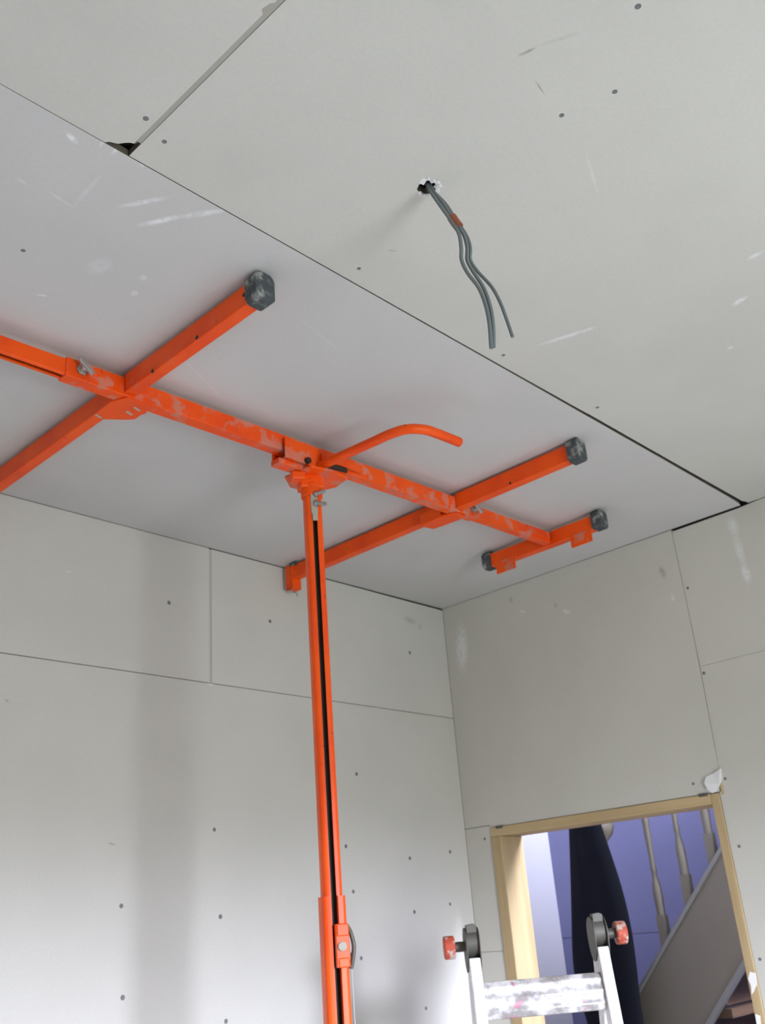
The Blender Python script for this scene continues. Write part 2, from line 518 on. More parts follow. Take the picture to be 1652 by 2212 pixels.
# --- long wall on the left of the picture (plane y = 0)
wall_left = box_obj('wall_left', (XL - 0.12, BT + 0.012, -HC), (0.108, 0.12, 0.1), 'void')
tag(wall_left, 'plasterboarded wall behind the orange mast with a soft mast shadow', 'wall', 'structure')


def wall_board(lo, hi, mat, parent):
    return box_obj('plasterboard', lo, hi, mat, parent)


def wall_a_board(poly):
    bm = bmesh.new()
    bm_prism(bm, poly, (0, 0, 0), (1, 0, 0), (0, 0, 1), (0, 1, 0), BT)
    return obj('plasterboard', bm, 'wall_a', wall_left)


ZA, XA = -0.4107, -1.0705
wa_ul = wall_a_board([(XL, -0.001), (XA - 0.0045, -0.0012), (XA - 0.0045, ZA + 0.0012), (XL, ZA + 0.0012)])
wa_ur = wall_a_board([(XA + 0.0045, -0.0022), (-0.55, -0.0028), (-0.28, -0.0045), (-0.02, -0.0060), (-0.001, -0.006), (-0.001, ZA + 0.0012), (XA + 0.0045, ZA + 0.0010)])
wa_low = wall_a_board([(XL, ZA - 0.0012), (-0.001, ZA - 0.0012), (-0.001, -1.609), (XL, -1.609)])
wall_a_board([(XL, -1.611), (-0.001, -1.611), (-0.001, -HC), (XL, -HC)])
box_obj('joint_strip', (XA - 0.012, 0.0022, ZA), (XA + 0.012, 0.011, -0.003), 'joint_pale', wall_left)

# --- wall with the doorway (plane x = 0)
DY0, DY1, DZ = -0.1115, -0.932, -0.7985      # doorway edges as cut in the boards
bm = bmesh.new()
bm_box(bm, (BT + 0.012, DY0, -HC), (0.108, 0.12, 0.1))
bm_box(bm, (BT + 0.012, DY1, DZ), (0.108, DY0, 0.1))
bm_box(bm, (BT + 0.012, YR - 0.12, -HC), (0.108, DY1, 0.1))
wall_right = obj('wall_right', bm, 'void')
tag(wall_right, 'plasterboarded wall with the open doorway', 'wall', 'structure')


def wall_b_board(poly, mat='wall_b', x0=0.0):
    bm = bmesh.new()
    bm_prism(bm, poly, (x0, 0, 0), (0, 1, 0), (0, 0, 1), (1, 0, 0), BT)
    return obj('plasterboard', bm, mat, wall_right)


YB = -0.9525
wb_head = wall_b_board([(-0.0005, -0.0008), (YB + 0.0008, -0.001), (YB + 0.001, -0.40), (-0.945, -0.74), (-0.938, DZ + 0.001), (DY0, DZ + 0.001), (DY0 + 0.004, -0.7895), (-0.0005, -0.7895)])
wb_side = wall_b_board([(-0.0005, -0.7915), (DY0, -0.7915), (DY0, -1.1752), (-0.0005, -1.1752)])
wall_b_board([(-0.0005, -1.1764), (DY0, -1.1764), (DY0, -HC), (-0.0005, -HC)])
wb_right = wall_b_board([(YB - 0.0008, -0.0075), (-1.17, -0.0055), (-1.24, -0.0010), (-2.4, -0.004), (-2.4, -0.4395), (YB - 0.0008, -0.4395)])
wb_rlow = wall_b_board([(YB - 0.0004, -0.4403), (-2.4, -0.4403), (-2.4, -1.64), (DY1, -1.64), (DY1 - 0.001, -0.80), (-0.946, -0.74)])
wall_b_board([(DY1, -1.642), (-2.4, -1.642), (-2.4, -HC), (DY1, -HC)])
wall_b_board([(-2.402, -0.001), (YR, -0.001), (YR, -HC), (-2.402, -HC)], 'wall_plain')
# hall side skin
bm = bmesh.new()
bm_box(bm, (0.108, DY0, -HC), (0.12, 0.94, 2.0))
bm_box(bm, (0.108, DY1, DZ), (0.12, DY0, 2.0))
bm_box(bm, (0.108, -3.0, -HC), (0.12, DY1, 2.0))
obj('hall_lining', bm, 'hall_white', wall_right)
# torn white paper and gypsum at the corner of the doorway
bm = bmesh.new()
bm_prism(bm, [(-0.8985, -0.790), (-0.897, -0.770), (-0.905, -0.752), (-0.925, -0.747), (-0.9526, -0.737), (-0.9500, -0.762), (-0.941, -0.778), (-0.927, -0.796), (-0.912, -0.799)],
         (-0.004, 0, 0), (0, 1, 0), (0, 0, 1), (1, 0, 0), 0.0045)
for v in bm.verts:
    if v.co.x < -0.003:
        v.co.x += rnd.uniform(-0.006, 0.002)
obj('torn_paper', bm, 'plaster', wb_head)
box_obj('chipped_edge', (-0.0015, -0.9465, -0.806), (0.004, -0.938, -0.776), 'pine_h', wb_rlow, 0.001)

# --- walls and floor out of the picture
wr = bmesh.new()
bm_box(wr, (XL - 0.12, YR - 0.12, -HC), (WX0, YR, 0.1))
bm_box(wr, (WX1, YR - 0.12, -HC), (0.12, YR, 0.1))
bm_box(wr, (WX0, YR - 0.12, WZ1), (WX1, YR, 0.1))
bm_box(wr, (WX0, YR - 0.12, -HC), (WX1, YR, WZ0))
tag(obj('wall_rear', wr, 'wall_plain'), 'plasterboarded rear wall with the daylight window', 'wall', 'structure')
tag(box_obj('wall_far', (XL - 0.12, YR, -HC), (XL, 0.12, 0.1), 'wall_plain'), 'plasterboarded end wall facing the doorway', 'wall', 'structure')
tag(box_obj('floor', (XL - 0.12, YR - 0.12, -HC - 0.1), (0.12, 0.12, -HC), 'floor'), 'bare chipboard floor of the room', 'floor', 'structure')
win = thing('window_1', ((WX0 + WX1) / 2, YR - 0.06, WZ0), 'white framed window in the rear wall', 'window', 'structure')
bm = bmesh.new()
for lo, hi in (((WX0, YR - 0.09, WZ0), (WX0 + 0.05, YR - 0.03, WZ1)), ((WX1 - 0.05, YR - 0.09, WZ0), (WX1, YR - 0.03, WZ1)),
               ((WX0, YR - 0.09, WZ0), (WX1, YR - 0.03, WZ0 + 0.05)), ((WX0, YR - 0.09, WZ1 - 0.05), (WX1, YR - 0.03, WZ1))):
    bm_box(bm, lo, hi)
obj('window_frame', bm, 'window_white', win)
box_obj('pane', (WX0 + 0.05, YR - 0.062, WZ0 + 0.05), (WX1 - 0.05, YR - 0.058, WZ1 - 0.05), 'glass', win)
box_obj('window_sill', (WX0 - 0.04, YR - 0.02, WZ0 - 0.03), (WX1 + 0.04, YR + 0.12, WZ0), 'window_white', win)

# --- pine door lining
door = thing('door_1', (0.05, -0.52, -HC), 'bare pine lining of the open doorway', 'door frame', 'structure')
box_obj('jamb', (-0.006, -0.1525, -HC), (0.114, DY0, -0.8285), 'pine_v', door, 0.0025)
box_obj('jamb', (-0.004, -0.9315, -HC), (0.114, -0.9045, -0.8000), 'pine_v', door, 0.0025)
box_obj('door_head', (-0.005, -0.9045, -0.8285), (0.114, DY0, -0.7992), 'pine_h', door, 0.0025)
for i, (yy, zz) in enumerate(((-0.150, -0.8015), (-0.885, -0.8005))):
    box_obj('packer', (-0.0065, yy - 0.014, zz - 0.004), (0.004, yy + 0.014, zz + 0.005), 'hinge', door, 0.001)
bm = bmesh.new()
bm_prism(bm, [(-0.931, -1.262), (-0.917, -1.258), (-0.908, -1.275), (-0.912, -1.292), (-0.909, -1.312), (-0.917, -1.305), (-0.928, -1.29)], (-0.0055, 0, 0), (0, 1, 0), (0, 0, 1), (1, 0, 0), 0.0018)
obj('plaster_splash', bm, 'plaster', door)
bm = bmesh.new()
bm_prism(bm, [(-0.920, -1.362), (-0.908, -1.358), (-0.906, -1.39), (-0.915, -1.40)], (-0.0055, 0, 0), (0, 1, 0), (0, 0, 1), (1, 0, 0), 0.0018)
obj('plaster_splash', bm, 'plaster', door)

# --- screws, a shared small mesh on each board
SCREW_A = [(-1.3362, -0.9861), (-1.0413, -1.0225), (-1.0593, -0.8065), (-0.5732, -0.8475), (-0.2929, -0.883), (-0.0909, -0.8637), (-0.5531, -0.9751), (-0.2914, -1.0415), (-1.3249, -1.1848), (-0.5367, -1.1559), (-1.0261, -1.2658), (-0.1162, -1.0248), (-1.2134, -0.198), (-0.845, -0.1901), (-0.2064, -0.198), (-0.5091, -0.6322), (-0.2742, -1.3116)]
SCREW_B = [(-0.9655, -0.1978), (-0.9602, -0.4617), (-0.8593, -0.7649), (-0.0808, -0.8307), (-0.957, -0.9468), (-0.9493, -1.2294), (-0.9577, -0.7653)]
SCREW_C = [(-2.1372, -1.278), (-2.0928, -1.2588), (-1.6905, -1.6873), (-1.6693, -1.7654), (-1.7707, -1.8623), (-1.6663, -1.2355), (-2.1286, -0.9026), (-1.2323, -1.2289), (-0.8755, -1.2339)]
me_screw = bpy.data.meshes.new('screw')
bm = bmesh.new()
bm_lathe(bm, [(0.0048, 0.0), (0.0046, 0.0006), (0.003, 0.0007), (0.0016, 0.0002)], 0, 0, 9)
bmesh.ops.recalc_face_normals(bm, faces=bm.faces[:])
bm.to_mesh(me_screw)
bm.free()
me_screw.materials.append(M['screw'])


def screw(loc, normal, board, s=1.0):
    o = bpy.data.objects.new('screw', me_screw)
    COL.objects.link(o)
    o.location = (loc[0], loc[1], loc[2] + HC)
    o.rotation_euler = Vector(normal).to_track_quat('Z', 'Y').to_euler()
    o.scale = (s, s, 1)
    o.parent = board


for x, z in SCREW_A:
    screw((x, 0.0, z), (0, -1, 0), (wa_low if z < ZA else (wa_ul if x < XA else wa_ur)), rnd.uniform(1.05, 1.3))
for y, z in SCREW_B:
    b_ = wb_side if y > DY0 else (wb_head if (y > YB + 0.002 and z > DZ) else (wb_right if z > -0.44 else wb_rlow))
    screw((0.0, y, z), (-1, 0, 0), b_, rnd.uniform(0.9, 1.15))
for x, y in SCREW_C:
    screw((x, y, 0.0), (0, 0, -1), (cb_lift if y > -1.2 else (cb_wire if x > JX else cb_near)), rnd.uniform(0.75, 0.95))

# ================================================================== hall beyond the doorway
HX, HY = 1.85, 0.93
wh = box_obj('wall_hall', (HX + 0.004, -3.0, -HC), (HX + 0.1, HY + 0.1, 2.0), 'void')
tag(wh, 'lilac painted hall wall seen through the doorway behind the stair balusters', 'wall', 'structure')
box_obj('plasterboard', (HX, -3.0, -1.1925), (HX + 0.012, HY, 2.0), 'lilac', wh)
box_obj('plasterboard', (HX, -3.0, -HC), (HX + 0.012, HY, -1.1955), 'lilac', wh)
tag(box_obj('wall_hall_side', (0.10, HY, -HC), (HX + 0.1, HY + 0.1, 2.05), 'hall_white'), 'pale hall wall strip just inside the left door jamb', 'wall', 'structure')
tag(box_obj('floor_hall', (0.12, -3.1, -HC - 0.1), (HX + 0.1, HY + 0.1, -HC), 'floor'), 'hall floor below the stairs', 'floor', 'structure')
tag(box_obj('ceiling_hall', (0.10, -3.1, 2.0), (HX + 0.1, HY + 0.1, 2.1), 'hall_white'), 'ceiling of the stairwell', 'ceiling', 'structure')
bm = bmesh.new()
bm_box(bm, (0.10, -3.1, -HC), (SW0, -3.0, 2.0))
bm_box(bm, (SW1, -3.1, -HC), (HX + 0.1, -3.0, 2.0))
bm_box(bm, (SW0, -3.1, -HC), (SW1, -3.0, SZ0))
bm_box(bm, (SW0, -3.1, SZ1), (SW1, -3.0, 2.0))
tag(obj('wall_hall_end', bm, 'hall_white'), 'end wall of the stairwell with a landing window', 'wall', 'structure')

# --- staircase: string in the plane x = 0.9, rising towards the window side
st = thing('staircase', (0.9, 0.07, -HC), 'painted staircase with turned balusters rising to the right beyond the doorway', 'staircase')
SX = 0.9
SL = (0.913 - 1.385) / (-0.48 + 0.034) * -1      # rise per metre towards -y is negative of this


def string_top(y):
    return -1.385 + (-0.034 - y) * 1.058


bm = bmesh.new()
bm_prism(bm, [(0.06, string_top(0.06)), (-1.75, string_top(-1.75)), (-1.75, string_top(-1.75) - 0.36), (0.06, string_top(0.06) - 0.36)], (SX, 0, 0), (0, 1, 0), (0, 0, 1), (1, 0, 0), 0.032)
strg = obj('stair_string', bm, 'stair', st, 0.002)
bm = bmesh.new()
bm_prism(bm, [(0.05, string_top(0.05)), (-1.75, string_top(-1.75)), (-1.75, string_top(-1.75) + 0.022), (0.05, string_top(0.05) + 0.022)], (SX - 0.012, 0, 0), (0, 1, 0), (0, 0, 1), (1, 0, 0), 0.056)
obj('string_capping', bm, 'stair_edge', st, 0.004)
bm = bmesh.new()
bm_prism(bm, [(0.05, string_top(0.05) - 0.36), (-1.75, string_top(-1.75) - 0.36), (-1.75, string_top(-1.75) - 0.385), (0.05, string_top(0.05) - 0.385)], (SX - 0.008, 0, 0), (0, 1, 0), (0, 0, 1), (1, 0, 0), 0.04)
obj('string_bead', bm, 'stair_edge', st, 0.003)
for k in range(9):
    y0 = 0.03 - 0.195 * k
    z0 = string_top(y0) - 0.19
    box_obj('tread', (SX + 0.032, y0 - 0.215, z0 - 0.03), (HX - 0.002, y0 + 0.015, z0), 'tread', st)
    box_obj('riser', (SX + 0.032, y0 - 0.006, z0 - 0.195), (HX - 0.002, y0, z0 - 0.03), 'tread', st)
box_obj('quarter_landing', (SX + 0.03, 0.04, -1.70), (HX - 0.002, HY - 0.002, -1.66), 'tread', st)
box_obj('landing_apron', (SX, 0.07, -HC), (SX + 0.03, HY - 0.002, -1.66), 'stair', st)


def baluster(y):
    """square foot, turned vase and slim shaft"""
    zb = string_top(y) + 0.02
    zt = zb + 0.80
    cx = SX + 0.016
    bm = bmesh.new()
    h = 0.0165
    bm_box(bm, (cx - h, y - h, zb - 0.02), (cx + h, y + h, zb + 0.10))
    bm_box(bm, (cx - h, y - h, zt - 0.12), (cx + h, y + h, zt))
    a = zb + 0.10
    prof = [(0.0165, a - 0.004), (0.0172, a + 0.03), (0.0185, a + 0.075), (0.0165, a + 0.105), (0.0105, a + 0.135), (0.0095, a + 0.15), (0.0130, a + 0.165), (0.0100, a + 0.18),
            (0.0110, a + 0.25), (0.0135, a + 0.30), (0.0120, a + 0.33), (0.0150, a + 0.345), (0.0105, a + 0.36), (0.0100, a + 0.45), (0.0120, a + 0.54), (0.0160, zt - 0.118)]
    bm_lathe(bm, prof, cx, y, 14)
    return obj('baluster', bm, 'stair', st, 0, True)


for k in range(9):
    baluster(-0.178 - 0.1275 * k)
bm = bmesh.new()
bm_prism(bm, [(0.03, string_top(0.03) + 0.80), (-1.75, string_top(-1.75) + 0.80), (-1.75, string_top(-1.75) + 0.86), (0.03, string_top(0.03) + 0.86)], (SX - 0.018, 0, 0), (0, 1, 0), (0, 0, 1), (1, 0, 0), 0.068)
obj('handrail', bm, 'stair', st, 0.012, False, 3)
bm = bmesh.new()
NY = 0.045
bm_box(bm, (SX - 0.029, NY - 0.045, -HC), (SX + 0.061, NY + 0.045, -1.18))
bm_lathe(bm, [(0.042, -1.181), (0.040, -1.16), (0.026, -1.13), (0.036, -1.10), (0.038, -1.02), (0.030, -0.90), (0.024, -0.845), (0.036, -0.82), (0.060, -0.795), (0.070, -0.765), (0.058, -0.735), (0.044, -0.70)], SX + 0.016, NY, 20)
bm_box(bm, (SX - 0.029, NY - 0.045, -0.71), (SX + 0.061, NY + 0.045, -0.36))
bm_lathe(bm, [(0.03, -0.36), (0.055, -0.345), (0.05, -0.32), (0.02, -0.30)], SX + 0.016, NY, 16)
obj('newel_post', bm, 'stair', st, 0, True)

# --- black garment hanging on the newel post
sections = [(-0.355, 0.060, -0.010, 0.045), (-0.50, 0.075, -0.015, 0.05), (-0.64, 0.088, -0.030, 0.05), (-0.7647, 0.1000, -0.0480, 0.055), (-0.862, 0.1150, -0.0688, 0.06), (-0.966, 0.1300, -0.0901, 0.065), (-1.05, 0.143, -0.103, 0.068), (-1.133, 0.1540, -0.1098, 0.07),
            (-1.21, 0.166, -0.109, 0.07), (-1.295, 0.1755, -0.1054, 0.07), (-1.375, 0.165, -0.098, 0.068), (-1.47, 0.1400, -0.0975, 0.065), (-1.62, 0.12, -0.09, 0.06), (-1.75, 0.11, -0.085, 0.055)]
bm = bmesh.new()
rings = []
seg = 40
for j, (z, yl, yr, dep) in enumerate(sections):
    ring = []
    cy, hy = (yl + yr) / 2, (yl - yr) / 2
    for i in range(seg):
        t = 2 * math.pi * i / seg
        fold = 1 + 0.16 * math.sin(5 * t + 0.25 * j) * min(1, j / 4) + 0.06 * math.sin(9 * t - 0.3 * j)
        side = abs(math.cos(t))
        f = 1 * side + fold * (1 - side)
        ring.append(bm.verts.new((0.795 + dep * 0.5 * math.sin(t) * f, cy + hy * math.cos(t), z + 0.006 * math.sin(3 * t + j))))
    rings.append(ring)
for a, b in zip(rings, rings[1:]):
    for i in range(seg):
        bm.faces.new((a[i], a[(i + 1) % seg], b[(i + 1) % seg], b[i]))
bm.faces.new(rings[0])
bm.faces.new(list(reversed(rings[-1])))
gar = obj('hanging_coat', bm, 'cloth', None, 0, True)
sub = gar.modifiers.new('subdivision', 'SUBSURF')
sub.levels = sub.render_levels = 1
tag(gar, 'long black garment hanging in the hall in front of the stair newel', 'coat')
bm = bmesh.new()
bm_tube(bm, [(0.80, 0.03, -0.40), (0.82, 0.034, -0.345), (0.87, 0.040, -0.315), (0.905, 0.045, -0.32)], 0.008, 8)
obj('hanging_loop', bm, 'cloth', gar, 0, True)

# ================================================================== plasterboard lift
MX, MY = -1.294, -0.690
lift = thing('drywall_lift', (MX, MY, -HC), 'orange steel drywall lift holding a plasterboard sheet against the ceiling', 'drywall lift')
SLOPE = -0.029


def yc(x):
    return -0.668 + SLOPE * (x + 2.0)


BZ0, BZ1 = -0.058, -0.016
BMID = (BZ0 + BZ1) / 2


def along(x0, x1, w_, h_, zc=BMID, dy=0.0):
    bm = bmesh.new()
    bm_bar(bm, (x0, yc(x0) + dy, zc), (x1, yc(x1) + dy, zc), w_, h_)
    return bm


def channel_profile(w_, d_, th, slot, rad):
    """C section, open to +y by a slot; centred"""
    hw, hd = w_ / 2, d_ / 2

    def corner(cx, cy, r, a0, n=4):
        return [(cx + r * math.cos(math.radians(a0 - 90 * i / n)), cy + r * math.sin(math.radians(a0 - 90 * i / n))) for i in range(n + 1)]
    p = [(slot, hd)]
    p += corner(hw - rad, hd - rad, rad, 90)
    p += corner(hw - rad, -hd + rad, rad, 0)
    p += corner(-hw + rad, -hd + rad, rad, -90)
    p += corner(-hw + rad, hd - rad, rad, -180)
    p += [(-slot, hd), (-slot, hd - th)]
    r2 = max(0.001, rad - th)
    q = corner(hw - th - r2, hd - th - r2, r2, 90, 2) + corner(hw - th - r2, -hd + th + r2, r2, 0, 2) + corner(-hw + th + r2, -hd + th + r2, r2, -90, 2) + corner(-hw + th + r2, hd - th - r2, r2, -180, 2)
    p += list(reversed(q))
    p += [(slot, hd - th)]
    return p


# main beam: middle tube and two telescoping ends
beam = obj('main_beam', along(-1.925, -0.700, 0.031, 0.042), 'orange_worn_shade', lift, 0.002)


def extension(x0, x1, mat):
    bm = bmesh.new()
    p, q = Vector((x0, yc(x0), BMID)), Vector((x1, yc(x1), BMID))
    s, u, d = frame_of(q - p)
    bm_prism(bm, channel_profile(0.0255, 0.036, 0.0025, 0.0055, 0.003), p, -s, -u, d, (q - p).length)
    return obj('beam_extension', bm, mat, lift)


extension(-2.42, -1.90, 'orange_clean')
obj('beam_extension', along(-0.705, -0.352, 0.0265, 0.037), 'orange_worn_shade', lift, 0.002)
obj('extension_slot_shade', along(-2.41, -1.93, 0.016, 0.020), 'dark_steel_shade', lift)  # dark bar that carries the shade of the slot underneath


def wing_bolt(x, name='wing_bolt'):
    y = yc(x) - 0.0155
    bm = bmesh.new()
    bm_cyl(bm, (x, y, -0.036), (x, y - 0.016, -0.036), 0.0075, 10)
    bm_cyl(bm, (x, y, -0.036), (x, y - 0.005, -0.036), 0.012, 6)
    rt = Matrix.Rotation(math.radians(38), 3, 'Y')
    bm_box(bm, (x - 0.019, y - 0.022, -0.0405), (x + 0.019, y - 0.015, -0.0315), rt)
    o = obj(name, bm, 'steel', lift, 0.001)
    return o


wing_bolt(-1.893)
wing_bolt(-0.712)


def oct_profile(hw, hz, ch):
    return [(-hw, -hz + ch), (-hw + ch, -hz), (hw - ch, -hz), (hw, -hz + ch), (hw, hz - ch), (hw - ch, hz), (-hw + ch, hz), (-hw, hz - ch)]


def cap(xc, y0, y1, parent, zc=-0.0305, hw=0.0225, hz=0.0300):
    bm = bmesh.new()
    bm_prism(bm, oct_profile(hw, hz, 0.009), (xc, y0, zc), (1, 0, 0), (0, 0, 1), (0, 1, 0), y1 - y0)
    o = obj('rubber_cap', bm, 'rubber', parent, 0.003)
    return o


AZ0, AZ1 = -0.0535, -0.0085


def arm_pair(x0, x1, mat):
    xm = (x0 + x1) / 2
    yn = yc(xm) - 0.0158
    yf = yc(xm) + 0.0158
    near = box_obj('cross_arm', (x0, -1.092, AZ0), (x1, yn, AZ1), mat, lift, 0.003)
    cap(xm, -1.119, -1.086, near)
    far = box_obj('cross_arm', (x0, yf, AZ0), (x1, -0.045, AZ1), mat, lift, 0.003)
    # drop hook at the far end with its spring pin
    bm = bmesh.new()
    bm_box(bm, (x0 - 0.004, -0.052, -0.086), (x1 + 0.004, -0.046, -0.009))
    bm_box(bm, (x0 - 0.004, -0.046, -0.086), (x0, -0.019, -0.006))
    bm_box(bm, (x0 - 0.004, -0.046, -0.086), (x1 + 0.004, -0.025, -0.082))
    obj('drop_hook', bm, mat, far, 0.0012)
    bm = bmesh.new()
    bm_tube(bm, [(xm - 0.01, -0.036, -0.084), (xm - 0.008, -0.036, -0.092), (xm + 0.004, -0.044, -0.098), (xm + 0.012, -0.036, -0.103)], 0.0022, 8, 4)
    obj('spring_pin', bm, 'steel', far)
    box_obj('rubber_pad', (x0 - 0.006, -0.072, -0.013), (x1 + 0.006, -0.040, -0.0005), 'rubber', far, 0.002)
    return near, far


a1n, a1f = arm_pair(-1.799, -1.772, 'orange')
a2n, a2f = arm_pair(-0.788, -0.760, 'orange')
for x, y, z in ((-1.799, -0.935, -0.0475), (-1.799, -1.075, -0.030), (-1.799, -0.79, -0.0505)):
    bm = bmesh.new()
    bm_cyl(bm, (x - 0.0006, y, z), (x + 0.002, y, z), 0.0042, 10)
    obj('bolt_hole', bm, 'dark_steel_shade', a1n)
bm = bmesh.new()
bm_cyl(bm, (-0.7886, -0.905, -0.047), (-0.786, -0.905, -0.047), 0.004, 10)
obj('bolt_hole', bm, 'dark_steel_shade', a2n)
# gusset plate under the first crossing
bm = bmesh.new()
bm_prism(bm, [(-1.806, -0.566), (-1.808, -0.654), (-1.790, -0.690), (-1.735, -0.690), (-1.727, -0.657), (-1.731, -0.648), (-1.731, -0.624), (-1.742, -0.612)], (0, 0, -0.0625), (1, 0, 0), (0, 1, 0), (0, 0, 1), 0.004)
gus = obj('gusset_plate', bm, 'orange', lift, 0.001)
for x, y in ((-1.752, -0.664), (-1.755, -0.640), (-1.797, -0.590)):
    bm = bmesh.new()
    bm_box(bm, (x - 0.009, y - 0.0025, -0.0634), (x + 0.009, y + 0.0025, -0.0620), Matrix.Rotation(0.35, 3, 'Z'))
    obj('slot', bm, 'dusty_steel', gus)
# clamp bracket under the second crossing
bm = bmesh.new()
bm_prism(bm, [(-0.795, -0.596), (-0.802, -0.668), (-0.780, -0.715), (-0.742, -0.715), (-0.746, -0.64), (-0.752, -0.604)], (0, 0, -0.0655), (1, 0, 0), (0, 1, 0), (0, 0, 1), 0.0065)
bm_box(bm, (-0.800, -0.672, -0.064), (-0.795, -0.600, -0.030))
obj('arm_bracket', bm, 'orange', lift, 0.0012)

# short bar at the doorway end of the beam
EX0, EX1 = -0.347, -0.318
bar = box_obj('end_bar', (EX0, -0.878, -0.058), (EX1, -0.492, -0.014), 'orange', lift, 0.003)
cap(-0.3325, -0.907, -0.874, bar, -0.0315, 0.0225, 0.0285)
cap(-0.3325, -0.498, -0.466, bar, -0.0325, 0.0225, 0.0275)
for y0, y1, zt, zb in ((-0.590, -0.516, -0.050, -0.0905), (-0.868, -0.795, -0.055, -0.0925)):
    box_obj('board_lip', (EX0 - 0.003, y0, zb), (EX0 - 0.0002, y1, zt), 'orange_worn_shade', bar, 0.0008)  # duller orange stands in for the shade on the underside
bm = bmesh.new()
bm_cyl(bm, (-0.375, yc(-0.375) - 0.0130, -0.037), (-0.375, yc(-0.375) - 0.0165, -0.037), 0.011, 12)
obj('pivot_bolt', bm, 'orange', lift, 0.001)

# the head: saddle under the beam, swivel plate, tilt block, latch bar, tilt handle
TN = math.radians(240.6)
nx, ny = math.cos(TN), math.sin(TN)
nn = Vector((nx, ny, 0))             # the way the slot of the mast looks
tt = Vector((-ny, nx, 0))            # to the right, seen from the front
RZ = Matrix(((tt.x, nn.x, 0), (tt.y, nn.y, 0), (0, 0, 1)))
hd = thing('lift_head', (MX, MY, -0.12), 'saddle and swivel head of the lift', None)
del hd['label']
attach(hd, lift)
hd.location = (MX, MY, -0.12 + HC)


def hpart(name, bm, mat, bevel=0.001, smooth=False):
    o = obj(name, bm, mat, None, bevel, smooth)
    o.parent = hd
    o.matrix_parent_inverse = Matrix.Translation((-MX, -MY, 0.12 - HC))
    return o


bm = bmesh.new()
x0, x1 = -1.392, -1.205
bm_bar(bm, (x0, yc(x0) - 0.0265, -0.056), (x1, yc(x1) - 0.0265, -0.056), 0.004, 0.052)
bm_bar(bm, (x0, yc(x0) + 0.0185, -0.055), (x1, yc(x1) + 0.0185, -0.055), 0.004, 0.054)
bm_bar(bm, (x0, yc(x0) - 0.004, -0.080), (x1, yc(x1) - 0.004, -0.080), 0.049, 0.004)
hpart('saddle', bm, 'orange_worn_shade')
bm = bmesh.new()
bm_bar(bm, (-1.405, yc(-1.4) - 0.006, -0.0895), (-1.315, yc(-1.3) - 0.006, -0.0895), 0.030, 0.013)
hpart('tilt_lug', bm, 'orange_worn_shade')  # dirt and shade below the saddle, both put into the colour
bm = bmesh.new()
bm_prism(bm, [(-1.345, -0.655), (-1.335, -0.735), (-1.285, -0.748), (-1.222, -0.740), (-1.212, -0.690), (-1.235, -0.632), (-1.300, -0.622)], (0, 0, -0.0985), (1, 0, 0), (0, 1, 0), (0, 0, 1), 0.0055)
hpart('swivel_plate', bm, 'orange_worn_shade')  # dusty colour also stands for the shade under the beam
bm = bmesh.new()
bm_box(bm, (MX - 0.030, MY - 0.021, -0.130), (MX + 0.026, MY + 0.021, -0.0975), RZ)
bm_box(bm, (MX - 0.060, MY - 0.016, -0.118), (MX - 0.028, MY + 0.016, -0.0985), RZ)
hpart('tilt_block', bm, 'orange', 0.003)
bm = bmesh.new()
bm_cyl(bm, (MX, MY, -0.150), (MX, MY, -0.118), 0.0255, 18)
hpart('collar', bm, 'orange', 0.002, True)
bm = bmesh.new()
bm_bar(bm, (-1.288, yc(-1.27) - 0.034, -0.052), (-1.150, yc(-1.15) - 0.0285, -0.044), 0.010, 0.019)
hpart('latch_bar', bm, 'orange', 0.003)
bm = bmesh.new()
bm_bar(bm, (-1.262, yc(-1.26) - 0.0325, -0.068), (-1.206, yc(-1.2) - 0.0325, -0.0645), 0.006, 0.012)
hpart('latch_spring', bm, 'dark_steel_shade', 0.001)
for dx in (-0.035, 0.03):
    bm = bmesh.new()
    bm_cyl(bm, (MX + dx, yc(MX) - 0.036, -0.074), (MX + dx, yc(MX) - 0.026, -0.074), 0.008, 10)
    hpart('head_bolt', bm, 'dark_steel_shade', 0.0006)
bm = bmesh.new()
bm_tube(bm, [(-1.292, -0.700, -0.078), (-1.290, -0.79, -0.0790), (-1.285, -0.875, -0.0800), (-1.2800, -0.935, -0.0800), (-1.268, -0.975, -0.0800), (-1.236, -0.9985, -0.0800), (-1.200, -1.0045, -0.0800), (-1.160, -1.0070, -0.0800), (-1.126, -1.0085, -0.0800)], 0.0113, 14, 5)
obj('tilt_handle', bm, 'orange_clean', lift, 0, True)


# mast: slotted upper section sliding in a wider lower one
def mast_section(name, w_, slot, z0, z1, mat, rad):
    bm = bmesh.new()
    bm_prism(bm, channel_profile(w_, w_, 0.003, slot, rad), (MX, MY, z0), tt, nn, (0, 0, 1), z1 - z0)
    return obj(name, bm, mat, lift, 0, True)


up = mast_section('mast_upper', 0.0385, 0.0055, -1.35, -0.135, 'orange_clean', 0.008)
lowm = mast_section('mast_lower', 0.0475, 0.0068, -2.62, -1.017, 'orange_clean', 0.008)


def mbox(bm, t0, t1, n0, n1, z0, z1):
    c = Vector((MX, MY, 0)) + tt * (t0 + t1) / 2 + nn * (n0 + n1) / 2
    h = Vector(((t1 - t0) / 2, (n1 - n0) / 2, (z1 - z0) / 2))
    c.z = (z0 + z1) / 2
    bm_box(bm, c - h, c + h, RZ)


def mpt(t, n_, z):
    v = Vector((MX, MY, 0)) + tt * t + nn * n_
    v.z = z
    return v


